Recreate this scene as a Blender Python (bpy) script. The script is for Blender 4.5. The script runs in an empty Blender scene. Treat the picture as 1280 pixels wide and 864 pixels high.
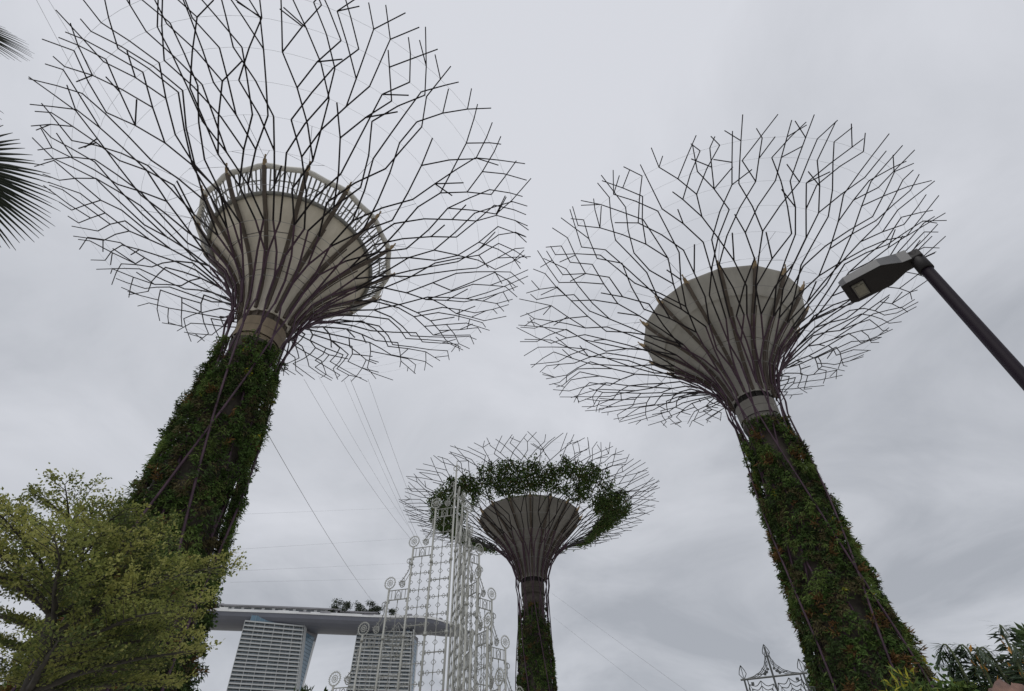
import bpy, math, random
import numpy as np
from mathutils import Matrix, Vector, noise
R = math.radians
scn = bpy.context.scene
col = scn.collection

# ------------------------------------------------------------------ camera, sky, sun, exposure
F, PITCH, ROLL, EYE = 662.34, 0.76276, 0.023888, 1.6     # focal length in 1280-px units
cam_d = bpy.data.cameras.new('camera')
cam_d.sensor_fit = 'HORIZONTAL'
cam_d.sensor_width = 36.0
cam_d.lens = F / 1280 * 36.0
cam_d.clip_start = 0.05
cam_d.clip_end = 6000
cam = bpy.data.objects.new('camera', cam_d)
col.objects.link(cam)
cam.matrix_world = (Matrix.Translation((0, 0, EYE)) @ Matrix.Rotation(R(90) + PITCH, 4, 'X')
                    @ Matrix.Rotation(-ROLL, 4, 'Z'))
scn.camera = cam

SUN_EL, SUN_AZ = R(62), R(200)
world = bpy.data.worlds.new('World')
scn.world = world
world.use_nodes = True
wn, wl = world.node_tree.nodes, world.node_tree.links
wn.clear()
def N(nt, t, **kw):
    n = nt.nodes.new(t)
    for k, v in kw.items():
        setattr(n, k, v)
    return n
WT = world.node_tree
out = N(WT, 'ShaderNodeOutputWorld')
bg = N(WT, 'ShaderNodeBackground')
bg.inputs['Strength'].default_value = 0.1
sky = N(WT, 'ShaderNodeTexSky', sky_type='NISHITA')
sky.sun_disc = False
sky.sun_elevation = SUN_EL
sky.sun_rotation = SUN_AZ
tc = N(WT, 'ShaderNodeTexCoord')
sep = N(WT, 'ShaderNodeSeparateXYZ')
wl.new(tc.outputs['Generated'], sep.inputs[0])
zz = N(WT, 'ShaderNodeMath', operation='MAXIMUM'); zz.inputs[1].default_value = 0.02
wl.new(sep.outputs['Z'], zz.inputs[0])
za = N(WT, 'ShaderNodeMath', operation='ADD'); za.inputs[1].default_value = 0.34
wl.new(zz.outputs[0], za.inputs[0])
dx = N(WT, 'ShaderNodeMath', operation='DIVIDE'); dy = N(WT, 'ShaderNodeMath', operation='DIVIDE')
wl.new(sep.outputs['X'], dx.inputs[0]); wl.new(za.outputs[0], dx.inputs[1])
wl.new(sep.outputs['Y'], dy.inputs[0]); wl.new(za.outputs[0], dy.inputs[1])
cmb = N(WT, 'ShaderNodeCombineXYZ')
wl.new(dx.outputs[0], cmb.inputs[0]); wl.new(dy.outputs[0], cmb.inputs[1])
n1 = N(WT, 'ShaderNodeTexNoise'); n1.inputs['Scale'].default_value = 2.2; n1.inputs['Detail'].default_value = 10
n1.inputs['Roughness'].default_value = 0.56; n1.inputs['Distortion'].default_value = 0.5
n2 = N(WT, 'ShaderNodeTexNoise'); n2.inputs['Scale'].default_value = 0.62; n2.inputs['Detail'].default_value = 3
off = N(WT, 'ShaderNodeVectorMath', operation='ADD'); off.inputs[1].default_value = (3.7, 1.9, 0.4)
wl.new(cmb.outputs[0], off.inputs[0])
wl.new(off.outputs[0], n1.inputs['Vector']); wl.new(off.outputs[0], n2.inputs['Vector'])
mixn = N(WT, 'ShaderNodeMix', data_type='FLOAT'); mixn.inputs[0].default_value = 0.5
wl.new(n1.outputs['Fac'], mixn.inputs[2]); wl.new(n2.outputs['Fac'], mixn.inputs[3])
# higher cloud is thinner and brighter than the low bank
hb = N(WT, 'ShaderNodeMapRange'); hb.inputs['From Min'].default_value = 0.25; hb.inputs['From Max'].default_value = 0.85
hb.inputs['To Min'].default_value = -0.055; hb.inputs['To Max'].default_value = 0.10
wl.new(sep.outputs['Z'], hb.inputs['Value'])
addh = N(WT, 'ShaderNodeMath', operation='ADD')
wl.new(mixn.outputs[0], addh.inputs[0]); wl.new(hb.outputs[0], addh.inputs[1])
ramp = N(WT, 'ShaderNodeValToRGB')
cr = ramp.color_ramp
cr.elements[0].position = 0.33; cr.elements[0].color = (0.40, 0.42, 0.46, 1)
cr.elements[1].position = 0.63; cr.elements[1].color = (0.70, 0.715, 0.765, 1)
e = cr.elements.new(0.47); e.color = (0.57, 0.588, 0.632, 1)
wl.new(addh.outputs[0], ramp.inputs[0])
sc = N(WT, 'ShaderNodeVectorMath', operation='SCALE'); sc.inputs['Scale'].default_value = 10.0
wl.new(ramp.outputs[0], sc.inputs[0])
mx = N(WT, 'ShaderNodeMix', data_type='RGBA'); mx.inputs[0].default_value = 0.95
wl.new(sky.outputs[0], mx.inputs[6]); wl.new(sc.outputs[0], mx.inputs[7])
wl.new(mx.outputs[2], bg.inputs['Color'])
wl.new(bg.outputs[0], out.inputs['Surface'])

sun_d = bpy.data.lights.new('sun', 'SUN')
sun_d.energy = 1.1
sun_d.angle = R(25)
sun_d.color = (1.0, 0.97, 0.92)
sun = bpy.data.objects.new('sun', sun_d)
col.objects.link(sun)
sd = Vector((math.sin(SUN_AZ) * math.cos(SUN_EL), math.cos(SUN_AZ) * math.cos(SUN_EL), math.sin(SUN_EL)))
sun.rotation_euler = sd.to_track_quat('Z', 'Y').to_euler()
scn.view_settings.view_transform = 'Standard'
scn.view_settings.look = 'None'
scn.view_settings.exposure = 0.0
scn.view_settings.gamma = 1.0

# ------------------------------------------------------------------ helpers
rng = np.random.default_rng(11)
random.seed(5)

def ray(x, y):
    x = (x - 640) / F; y = -(y - 432) / F
    c, s = math.cos(-ROLL), math.sin(-ROLL)
    x, y = x * c - y * s, x * s + y * c
    return np.array([x, math.cos(PITCH) - y * math.sin(PITCH), math.sin(PITCH) + y * math.cos(PITCH)])
def at(x, y, h):
    """world point seen in the direction x, y at horizontal distance h"""
    d = ray(x, y); d = d * h / math.hypot(d[0], d[1]); d[2] += EYE
    return d
def atz(x, y, z):
    d = ray(x, y); d = d * (z - EYE) / d[2]; d[2] += EYE
    return d
def azp(az, dist, z=0.0):
    return np.array([math.sin(az) * dist, math.cos(az) * dist, z])

def mat(name, c, rough=0.6, metal=0.0, var=0.25, scale=6.0, bump=0.0, c2=None, stretch=(1, 1, 1), transl=0.0, spec=0.5):
    m = bpy.data.materials.new(name); m.use_nodes = True
    nt = m.node_tree; b = nt.nodes['Principled BSDF']
    b.inputs['Roughness'].default_value = rough; b.inputs['Metallic'].default_value = metal
    b.inputs['Specular IOR Level'].default_value = spec
    t = N(nt, 'ShaderNodeTexCoord'); mp = N(nt, 'ShaderNodeMapping'); mp.inputs['Scale'].default_value = stretch
    nz = N(nt, 'ShaderNodeTexNoise'); nz.inputs['Scale'].default_value = scale; nz.inputs['Detail'].default_value = 6
    nz.inputs['Roughness'].default_value = 0.6
    nt.links.new(t.outputs['Object'], mp.inputs[0]); nt.links.new(mp.outputs[0], nz.inputs['Vector'])
    rp = N(nt, 'ShaderNodeValToRGB')
    ca = tuple(v * (1 - var) for v in c) if c2 is None else c2
    cb = tuple(min(1, v * (1 + var)) for v in c) if c2 is None else c
    rp.color_ramp.elements[0].position = 0.32; rp.color_ramp.elements[0].color = (*ca, 1)
    rp.color_ramp.elements[1].position = 0.68; rp.color_ramp.elements[1].color = (*cb, 1)
    nt.links.new(nz.outputs['Fac'], rp.inputs[0]); nt.links.new(rp.outputs[0], b.inputs['Base Color'])
    if bump:
        bp = N(nt, 'ShaderNodeBump'); bp.inputs['Strength'].default_value = bump; bp.inputs['Distance'].default_value = 0.05
        nt.links.new(nz.outputs['Fac'], bp.inputs['Height']); nt.links.new(bp.outputs[0], b.inputs['Normal'])
    if transl:
        tr = N(nt, 'ShaderNodeBsdfTranslucent'); ms = N(nt, 'ShaderNodeMixShader'); ms.inputs[0].default_value = transl
        nt.links.new(rp.outputs[0], tr.inputs['Color'])
        nt.links.new(b.outputs[0], ms.inputs[1]); nt.links.new(tr.outputs[0], ms.inputs[2])
        nt.links.new(ms.outputs[0], nt.nodes['Material Output'].inputs['Surface'])
    return m

M = dict(
    steel=mat('branch_steel', (0.012, 0.009, 0.011), 0.6, 0.0, 0.3, 1.5, spec=.2),
    rib=mat('rib_steel', (0.055, 0.030, 0.046), 0.6, 0.0, 0.35, 1.2, spec=.25),
    cable=mat('cable_wire', (0.22, 0.22, 0.23), 0.5, 0.3, 0.1),
    funnel=mat('funnel_panel', (0.74, 0.69, 0.60), 0.7, 0, 0.10, 0.5, stretch=(1.6, 1.6, .12), c2=(0.58, 0.535, 0.45)),
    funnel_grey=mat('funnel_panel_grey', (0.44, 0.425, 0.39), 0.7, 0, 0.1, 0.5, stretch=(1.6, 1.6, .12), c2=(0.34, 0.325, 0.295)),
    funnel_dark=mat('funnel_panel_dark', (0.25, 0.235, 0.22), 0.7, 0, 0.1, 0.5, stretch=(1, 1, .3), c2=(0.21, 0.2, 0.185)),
    seam=mat('panel_seam', (0.16, 0.15, 0.14), 0.8),
    beam=mat('funnel_beam', (0.085, 0.065, 0.05), 0.6, 0, 0.3, 1.0),
    ochre=mat('ochre_bracket', (0.24, 0.17, 0.09), 0.7, 0, 0.3, 3),
    white=mat('white_ring', (0.60, 0.59, 0.56), 0.5, 0, 0.06, 1.0),
    frame=mat('grey_frame', (0.20, 0.20, 0.19), 0.5, 0.2, 0.15),
    core=mat('trunk_core', (0.055, 0.046, 0.038), 0.9, 0, 0.4, 1.2, bump=0.5),
    collar=mat('collar_concrete', (0.27, 0.215, 0.15), 0.85, 0, 0.25, 1.1, stretch=(1, 1, .25), c2=(0.17, 0.135, 0.095)),
    collar_grey=mat('collar_concrete_grey', (0.22, 0.21, 0.19), 0.85, 0, 0.25, 1.1, stretch=(1, 1, .25), c2=(0.15, 0.14, 0.125)),
    dark=mat('dark_gap', (0.02, 0.018, 0.016), 0.9),
    fern=mat('fern_leaf', (0.045, 0.072, 0.024), 0.75, 0, 0.45, 0.8, transl=0.2, spec=.15),
    green=mat('mid_green_leaf', (0.068, 0.116, 0.031), 0.7, 0, 0.45, 0.8, transl=0.25, spec=.15),
    grass=mat('bright_green_leaf', (0.13, 0.185, 0.05), 0.7, 0, 0.3, 0.8, transl=0.3, spec=.15),
    brome=mat('orange_bromeliad_leaf', (0.17, 0.10, 0.042), 0.7, 0, 0.4, 1.5, transl=0.25, spec=.15),
    yellow=mat('yellow_leaf', (0.36, 0.34, 0.04), 0.6, 0, 0.25, 1.5, transl=0.3, spec=.25),
    moss=mat('brown_fern_leaf', (0.095, 0.082, 0.038), 0.75, 0, 0.35, 1.0, transl=0.15, spec=.2),
)

class MB:
    """collects tubes, boxes and quads; build() links them as one mesh object"""
    def __init__(s):
        s.v = []; s.f = []; s.mi = []; s.n = 0
    def add(s, v, f, mi=0):
        s.v.append(np.asarray(v, float)); s.f += [tuple(i + s.n for i in q) for q in f]
        s.mi += [mi] * len(f); s.n += len(v); return s
    def tube(s, pts, r, n=6, mi=0, closed=False, cap=True):
        P = np.asarray(pts, float); k = len(P)
        r = np.broadcast_to(np.asarray(r, float), (k,))
        if closed: T = np.roll(P, -1, 0) - np.roll(P, 1, 0)
        else:
            T = np.empty_like(P); d = P[1:] - P[:-1]
            d = d / np.maximum(np.linalg.norm(d, axis=1, keepdims=True), 1e-9)
            T[0] = d[0]; T[-1] = d[-1]; T[1:-1] = d[1:] + d[:-1]
        T = T / np.maximum(np.linalg.norm(T, axis=1, keepdims=True), 1e-9)
        up = np.array([0, 0, 1.0]) if abs(T[0][2]) < 0.9 else np.array([1.0, 0, 0])
        a = np.cross(T[0], up); a /= np.linalg.norm(a)
        ang = np.arange(n) * 2 * math.pi / n; ca, sa = np.cos(ang), np.sin(ang)
        V = []
        for i in range(k):
            a = a - T[i] * np.dot(a, T[i]); a /= max(np.linalg.norm(a), 1e-9)
            b = np.cross(T[i], a)
            V.append(P[i] + r[i] * (ca[:, None] * a + sa[:, None] * b))
        V = np.concatenate(V); fs = []
        for i in range(k if closed else k - 1):
            j = (i + 1) % k
            for q in range(n):
                q2 = (q + 1) % n
                fs.append((i * n + q, i * n + q2, j * n + q2, j * n + q))
        if cap and not closed:
            fs.append(tuple(range(n - 1, -1, -1))); fs.append(tuple((k - 1) * n + q for q in range(n)))
        return s.add(V, fs, mi)
    def box(s, c, size, rot=None, mi=0):
        h = np.asarray(size, float) / 2
        V = np.array([(x, y, z) for x in (-1, 1) for y in (-1, 1) for z in (-1, 1)], float) * h
        if rot is not None: V = V @ np.asarray(rot, float).T
        V = V + np.asarray(c, float)
        return s.add(V, [(0, 1, 3, 2), (4, 6, 7, 5), (0, 4, 5, 1), (2, 3, 7, 6), (0, 2, 6, 4), (1, 5, 7, 3)], mi)
    def prism(s, quad, dvec, mi=0):
        q = np.asarray(quad, float); k = len(q); V = np.concatenate([q, q + np.asarray(dvec, float)])
        fs = [tuple(range(k - 1, -1, -1)), tuple(range(k, 2 * k))]
        fs += [(i, (i + 1) % k, (i + 1) % k + k, i + k) for i in range(k)]
        return s.add(V, fs, mi)
    def lathe(s, prof, n=48, mi=0, cap=False):
        V = []; fs = []
        for r, z in prof:
            for q in range(n):
                a = q * 2 * math.pi / n; V.append((r * math.cos(a), r * math.sin(a), z))
        for i in range(len(prof) - 1):
            for q in range(n):
                q2 = (q + 1) % n
                fs.append((i * n + q, i * n + q2, (i + 1) * n + q2, (i + 1) * n + q))
        if cap:
            fs.append(tuple(range(n - 1, -1, -1))); fs.append(tuple((len(prof) - 1) * n + q for q in range(n)))
        return s.add(V, fs, mi)
    def leaves(s, base, dirv, nrm, L, W, mi=0, fold=0.0):
        """diamond leaves: arrays of base points, directions, rough normals, lengths, widths"""
        d = dirv / np.maximum(np.linalg.norm(dirv, axis=1, keepdims=True), 1e-9)
        side = np.cross(d, nrm); side /= np.maximum(np.linalg.norm(side, axis=1, keepdims=True), 1e-9)
        nn = np.cross(side, d)
        L = np.broadcast_to(L, (len(base),))[:, None]; W = np.broadcast_to(W, (len(base),))[:, None]
        mid = base + d * L * 0.45 + nn * L * 0.06
        V = np.stack([base, mid + side * W * .5, base + d * L - nn * L * 0.06, mid - side * W * .5], 1).reshape(-1, 3)
        k = len(base); idx = np.arange(k * 4).reshape(-1, 4) + s.n
        s.v.append(V); s.f += [tuple(q) for q in idx.tolist()]
        s.mi += list(mi) if hasattr(mi, '__len__') else [mi] * k
        s.n += 4 * k; return s
    def build(s, name, mats, parent=None, smooth=False, loc=None):
        me = bpy.data.meshes.new(name)
        V = np.concatenate(s.v) if s.v else np.zeros((0, 3))
        me.from_pydata(V.tolist(), [], s.f)
        if not isinstance(mats, (list, tuple)): mats = [mats]
        for m in mats: me.materials.append(m)
        if len(mats) > 1: me.polygons.foreach_set('material_index', np.array(s.mi, dtype=np.int32))
        if smooth: me.polygons.foreach_set('use_smooth', np.ones(len(me.polygons), dtype=bool))
        me.update()
        o = bpy.data.objects.new(name, me); col.objects.link(o)
        if parent is not None: o.parent = parent
        if loc is not None: o.location = loc
        return o

def tag(o, label, cat, group=None, kind=None):
    if label: o['label'] = label
    if cat: o['category'] = cat
    if group: o['group'] = group
    if kind: o['kind'] = kind
    return o
def thing(name, loc, label, cat, group=None, rz=0.0):
    o = bpy.data.objects.new(name, None); col.objects.link(o)
    o.location = loc; o.rotation_euler = (0, 0, rz); o.empty_display_size = 0.3
    return tag(o, label, cat, group)
def copy_tree(o, parent=None):
    c = o.copy(); col.objects.link(c)
    if parent is not None: c.parent = parent
    for ch in list(o.children): copy_tree(ch, c)
    return c
def catmull(P, m=6):
    P = np.asarray(P, float); Q = np.concatenate([[2 * P[0] - P[1]], P, [2 * P[-1] - P[-2]]]); o = []
    for i in range(1, len(Q) - 2):
        for t in np.linspace(0, 1, m, endpoint=False):
            a, b, c, d = Q[i - 1], Q[i], Q[i + 1], Q[i + 2]
            o.append(.5 * (2 * b + (c - a) * t + (2 * a - 5 * b + 4 * c - d) * t * t + (3 * b - a - 3 * c + d) * t ** 3))
    o.append(P[-1]); return np.array(o)

# ------------------------------------------------------------------ ground
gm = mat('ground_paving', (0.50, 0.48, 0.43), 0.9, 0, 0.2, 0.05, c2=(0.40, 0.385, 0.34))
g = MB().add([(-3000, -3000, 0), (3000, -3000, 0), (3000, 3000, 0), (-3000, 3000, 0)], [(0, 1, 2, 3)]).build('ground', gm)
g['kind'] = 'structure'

# ------------------------------------------------------------------ steel tree towers
PROF = catmull([(4.1, 0), (3.2, 6.2), (2.72, 10.6), (2.5, 13.6), (2.36, 16.6), (2.2, 19.6), (2.0, 22.6), (1.88, 25.6),
                (2.02, 27.3), (2.42, 29.2), (3.45, 31.1), (5.3, 32.9), (7.9, 34.6), (10.7, 36.0), (14.4, 37.55), (18.65, 38.6)], 8)
ZN = 27.0
CAN = PROF[PROF[:, 1] >= ZN]
TRK = PROF[PROF[:, 1] <= ZN + .01]
def trunk_r(z): return np.interp(z, TRK[:, 1], TRK[:, 0])
def bowl_z(r): return np.interp(r, CAN[:, 0], CAN[:, 1])
FUN = catmull([(1.5, 27.9), (1.75, 29.2), (2.35, 30.8), (3.35, 32.4), (4.7, 33.9), (6.1, 35.2), (7.2, 36.5)], 5)
def fun_r(z): return np.interp(z, FUN[:, 1], FUN[:, 0])
RR = [2.15, 2.75, 3.7, 5.2, 7.1, 9.0, 10.9, 12.7, 14.4, 16.0, 17.4, 18.6]
def pol(r, th, z): return (r * math.cos(th), r * math.sin(th), z)
def bowl(r, th): return pol(r, th, float(bowl_z(r)))

def planting(par, seed, zlo, zhi, w, n, scale=1.0, lumpf=1.0):
    """trunk planting: patches of different plants, each tuft a handful of leaves"""
    g = np.random.default_rng(seed); mb = MB()
    mats = [M['fern'], M['green'], M['grass'], M['brome'], M['yellow'], M['moss']]
    u = g.random(n); z = zlo + (zhi - zlo) * u; th = g.random(n) * 2 * math.pi
    cls = {k: [] for k in range(6)}
    for i in range(n):
        x, y = math.cos(th[i]) * 2.6, math.sin(th[i]) * 2.6
        gap = noise.noise((x * .8 + seed, y * .8, z[i] * .38))
        if gap < -0.42 + max(0, (z[i] - zhi + 3) * .17): continue
        a = noise.noise((x * .75 + 9 + seed, y * .75, z[i] * .5)); b = noise.noise((x * 1.2 - 5, y * 1.2 + seed, z[i] * 1.0 + 3))
        c = noise.noise((x * 1.5 + 2, y * 1.5 + seed, z[i] * 1.1 + 7))
        if c > w['yellow']: k = 4
        elif b > w['brome']: k = 3
        elif a > w['grass']: k = 2
        elif a > w['green']: k = 1
        elif b < -0.12: k = 5
        else: k = 0
        if g.random() < .22: k = int(g.choice([0, 1, 2, 5]))
        lump = .08 + .42 * max(0, noise.noise((x * 1.3, y * 1.3 + seed, z[i] * 1.0)) + .2) + .12 * max(0, noise.noise((x * 3.1, y * 3.1 + seed, z[i] * 2.6)))
        cls[k].append((th[i], z[i], lump))
    spec = {0: (8, .27, .09, .55, -.35), 1: (9, .19, .13, .8, -.1), 2: (9, .36, .06, .75, -.6), 3: (8, .36, .08, 1.0, .15),
            4: (5, .20, .12, 1.0, .1), 5: (8, .28, .07, .5, -.5)}
    for k, lst in cls.items():
        if not lst: continue
        A = np.array(lst); nl, L, W, outw, dz = spec[k]
        t = np.repeat(A[:, 0], nl); zz_ = np.repeat(A[:, 1], nl); lu = np.repeat(A[:, 2], nl)
        m = len(t); rad = trunk_r(zz_) - .24 + lu * g.random(m) * 1.7 * lumpf
        nr = np.stack([np.cos(t), np.sin(t), 0 * t], 1); tg = np.stack([-np.sin(t), np.cos(t), 0 * t], 1)
        base = nr * rad[:, None] + np.stack([0 * t, 0 * t, zz_], 1)
        base += tg * g.normal(0, .05, (m, 1))
        d = nr * outw * (0.4 + g.random((m, 1))) + tg * g.normal(0, .75, (m, 1)) + np.array([0, 0, 1.0]) * (dz + g.normal(0, .5, (m, 1)))
        base[:, 2] += g.normal(0, .05, m)
        mb.leaves(base, d, nr + g.normal(0, .5, (m, 3)) + np.array([0, 0, .6]), L * scale * (.6 + .8 * g.random(m)), W * scale * (.7 + .6 * g.random(m)), k)
    return mb.build('planting', mats, par)

def branches(par, seed, nr=24):
    """curved trunk ribs that fork outwards over the bowl; each rib with its forks is one part"""
    rg = random.Random(seed); used = [[] for _ in RR]
    roots = [(2 * math.pi * (i + .5 * rg.random()) / nr) for i in range(nr)]
    caps = [24, 30, 40, 52, 62, 74, 88, 104, 120, 134, 144, 150]
    segs = [[] for _ in range(nr)]
    def wrap(a): return (a + math.pi) % (2 * math.pi) - math.pi
    def gap(i, th):
        r = RR[i]; return min([abs(wrap(th - t)) * r for t in used[i]] + [9])
    fronts = [(i, roots[i], 0, 0) for i in range(nr)]          # root, angle, last turn, rings since the last turn
    for i in range(len(RR) - 1):
        step = RR[i + 1] - RR[i]; rm = (RR[i + 1] + RR[i]) / 2; last = i + 1 == len(RR) - 1
        latk = .22 + .50 * i / (len(RR) - 2)
        def room(f):
            ds = sorted(abs(wrap(f[1] - h[1])) for h in fronts if h is not f)
            return (ds[0] + ds[1] + .4 * ds[2]) * RR[i] + rg.random() * .5
        extra = max(0, caps[i + 1] - len(fronts))
        forks = set(id(f) for f in sorted(fronts, key=room, reverse=True)[:extra])
        nxt = []; order = fronts[:]; rg.shuffle(order)
        for f in order:
            b, th, dr, age = f
            def pick(opts):
                sc_ = []
                for o in opts:
                    t2 = th + o * latk * step / rm * (.85 + .3 * rg.random())
                    q = min(gap(i + 1, t2), 1.2) + rg.random() * .5
                    if o == dr: q += .75 if age < 1 else (-.1 if age < 2 else -.6)     # struts run straight over about two rings
                    sc_.append((q, o, t2))
                return max(sc_)
            if id(f) in forks:
                if rg.random() < .55: ds = [pick([1]), pick([-1])]
                else:
                    ds = [pick([0, dr])]; ds.append(pick([1, -1] if ds[0][1] == 0 else [-ds[0][1], 0]))
            else: ds = [pick([-1, 0, 1])]
            for n_, (q, o, t2) in enumerate(ds):
                stop = n_ == 1 and i >= 4 and rg.random() < (.20 if i < 9 else .30)
                frac = (.5 + .6 * rg.random()) if stop else (1.0 + (rg.random() - .5) * 1.0 if last else 1)
                r1 = RR[i] + step * frac; t1 = th + (t2 - th) * frac
                p0 = bowl(RR[i], th); p1 = list(pol(r1, t1, float(np.interp(r1, CAN[:, 0], CAN[:, 1])) + (.12 * (r1 - 18.65) if r1 > 18.65 else 0)))
                used[i + 1].append(t2); segs[b].append((i, p0, p1))
                if not stop and not last: nxt.append((b, t2, o, age + 1 if o == dr else 0))
                # a bare side twig now and then
                if not stop and not last and i >= 6 and rg.random() < .13:
                    t3 = t2 + rg.choice([-1, 1]) * .8 * step / RR[i + 1]; r3 = RR[i + 1] + step * (.3 + .5 * rg.random())
                    segs[b].append((i + 1, p1, bowl(r3, t3)))
        fronts = nxt
    for b in range(nr):
        mb = MB()
        tw = (1 if b % 2 else -1) * (.05 + .025 * rg.random())
        outer = rg.random() < .33                                # some ribs run outside the planting, the rest inside it
        zs = np.append(np.linspace(0, ZN, 26), 28.2)
        pts = []
        for z in zs:
            th = roots[b] + tw * (28.2 - z) * (1 if z > 10 else (1 - (10 - z) * .02))
            rr = (trunk_r(z) if z < ZN else RR[0] - .03) + (.13 if outer else .10 - .32 * min(1, max(0, 26 - z) / 4))
            pts.append(pol(rr, th, z))
        pts.append(bowl(RR[0], roots[b]))
        mb.tube(pts, .062, 6, 1)
        for i, p0, p1 in segs[b]:
            r0 = .080 - .0040 * i; mm = 1 if i < 3 else 0
            mb.tube([p0, p1], [r0, r0 - .003], 5, mm)
        mb.build('branch', [M['steel'], M['rib']], par)

def tower(loc, label, seed, funnel_mat, collar_mat, style, pw, pn, ptop, scale=1.0, rz=0.0):
    t = thing('steel_tree_tower', loc, label, 'tower', 'tall steel tree towers with branching canopies', rz)
    tr = [(max(.2, r - .55), z) for r, z in TRK[::2] if z < 25.4]
    MB().lathe(tr + [(1.5, 25.5)], 40, cap=True).build('trunk', M['core'], t, True)
    c = MB().lathe([(1.40, 25.5), (1.42, 25.9)], 40).lathe([(1.52, 25.9), (1.54, 26.55)], 40).lathe([(1.54, 26.58), (1.56, 27.3)], 40)
    c.build('collar', collar_mat, t, True)
    k = MB().lathe([(1.33, 25.4), (1.36, 28.2)], 40)
    for i in range(16):
        a = i * math.pi / 8 + .1; k.box(pol(1.47, a, 27.6), (.16, .1, .5), Matrix.Rotation(a, 3, 'Z'))
    k.build('neck', M['dark'] if style != 'ring' else M['beam'], t)
    # funnel of 16 flat panels
    prof = FUN[::2] if style != 'ring' else [p for p in FUN[::2] if p[1] < 34.9] + [(5.88, 35.02), (5.97, 35.10)]
    fb = MB().lathe(prof if style != 'band' else [p for p in prof if p[1] < 35.0], 16)
    fo = fb.build('funnel', funnel_mat, t)
    sm = fo.modifiers.new('thick', 'SOLIDIFY'); sm.thickness = .06
    if style == 'band':
        zb = 34.75; rb = float(fun_r(zb))
        f2 = MB().lathe([(rb + .10, zb - .05), (rb + .16, zb), (7.2, 36.5), (7.26, 36.62), (7.1, 36.62)], 16).build('rim_band', funnel_mat, t)
    elif style == 'ring':
        n = 96; a = np.arange(n) * 2 * math.pi / n
        # polygonal tube ring with rounded bends
        MB().tube([pol(7.15 * (1 + .012 * math.cos(8 * 2 * x)), x, 36.45) for x in a], .21, 10, closed=True).build('rim_ring', M['white'], t, True)
        MB().tube([pol(5.95, x, 35.0) for x in a], .15, 8, closed=True).build('lower_ring', M['frame'], t, True)
        for i in range(16):
            mb = MB(); a0 = i * math.pi / 8 + .05; a1 = (i + 1) * math.pi / 8 - .05
            P = lambda u, v: pol(6.02 + 1.02 * v, a0 + (a1 - a0) * u, 35.05 + 1.3 * v)
            for u in (0, .17, .33, .5, .67, .83, 1): mb.tube([P(u, 0), P(u, 1)], .06, 4)
            for v in (.5,): mb.tube([P(u, v) for u in np.linspace(0, 1, 5)], .05, 4)
            mb.tube([P(0, 0), P(.5, 1), P(1, 0)], .05, 4)
            mb.build('railing_bay', M['frame'], t)
    else:
        MB().lathe([(7.2, 36.5), (7.28, 36.6), (7.1, 36.6)], 16).build('rim_band', funnel_mat, t)
    # panel seam rings on the funnel
    for z in ((31.0, 33.2) if style == 'ring' else (32.2,)):
        MB().lathe([(float(fun_r(z)) + .012, z), (float(fun_r(z + .05)) + .012, z + .05)], 16).build('panel_seam', M['seam'], t)
    for i in range(16):
        a = i * math.pi / 8
        z0 = np.linspace(28.0, 36.4, 12)
        mb = MB().tube([pol(float(fun_r(z)) + .17, a, z - .08) for z in z0], np.linspace(.12, .16, 12), 6)
        mb.tube([pol(float(fun_r(z)) + .32, a + .03, z - .22) for z in z0[:9]], .05, 5)
        b = mb.build('funnel_beam', M['beam'], t)
        h = MB().tube([pol(7.15, a, 36.25), pol(7.55, a, 36.75)], [.2, .13], 8)
        h.tube([pol(7.5, a, 36.6), pol(7.72, a, 37.1)], .06, 6)
        h.build('bracket', M['ochre'], b)
        mb = MB()
        for da, r in ((-.14, 9.0), (.14, 9.0), (0, 10.9)): mb.tube([pol(7.6, a, 36.8), bowl(r, a + da)], .014, 4)
        mb.build('tie_rod', M['steel'], t)
    branches(t, seed)
    for r in [2.75, 3.2, 3.7, 4.4] + RR[3:-1]:
        n = 72; w = .020 if r < 8 else .007
        MB().tube([bowl(r, x) for x in np.arange(n) * 2 * math.pi / n], w, 4, closed=True).build('ring_cable', M['cable'], t)
    planting(t, seed, .1, ptop, pw, pn, scale, {'ring': 1.0, 'band': .8, 'plain': .25}[style])
    return t

D3 = [(30.136, R(-34.068)), (39.969, R(29.357)), (73.14, R(1.5514))]
GW = dict(yellow=.62, brome=.46, grass=.30, green=-.02)
OW = dict(yellow=.60, brome=.36, grass=.24, green=.0)
MW = dict(yellow=.8, brome=.5, grass=.4, green=.05)
tL = tower(azp(D3[0][1], D3[0][0]), 'largest steel tree tower, its beige funnel rimmed by a white ring and open railing', 3, M['funnel'], M['collar'], 'ring', GW, 15000, 25.3, .85)
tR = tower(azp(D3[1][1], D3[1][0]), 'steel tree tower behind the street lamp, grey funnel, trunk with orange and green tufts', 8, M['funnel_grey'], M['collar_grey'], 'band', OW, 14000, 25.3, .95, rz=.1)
tM = tower(azp(D3[2][1], D3[2][0]), 'distant steel tree tower in the middle with a ring of dark leaves over its canopy', 15, M['funnel_dark'], M['core'], 'plain', MW, 8000, 24.6, 1.0)

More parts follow.
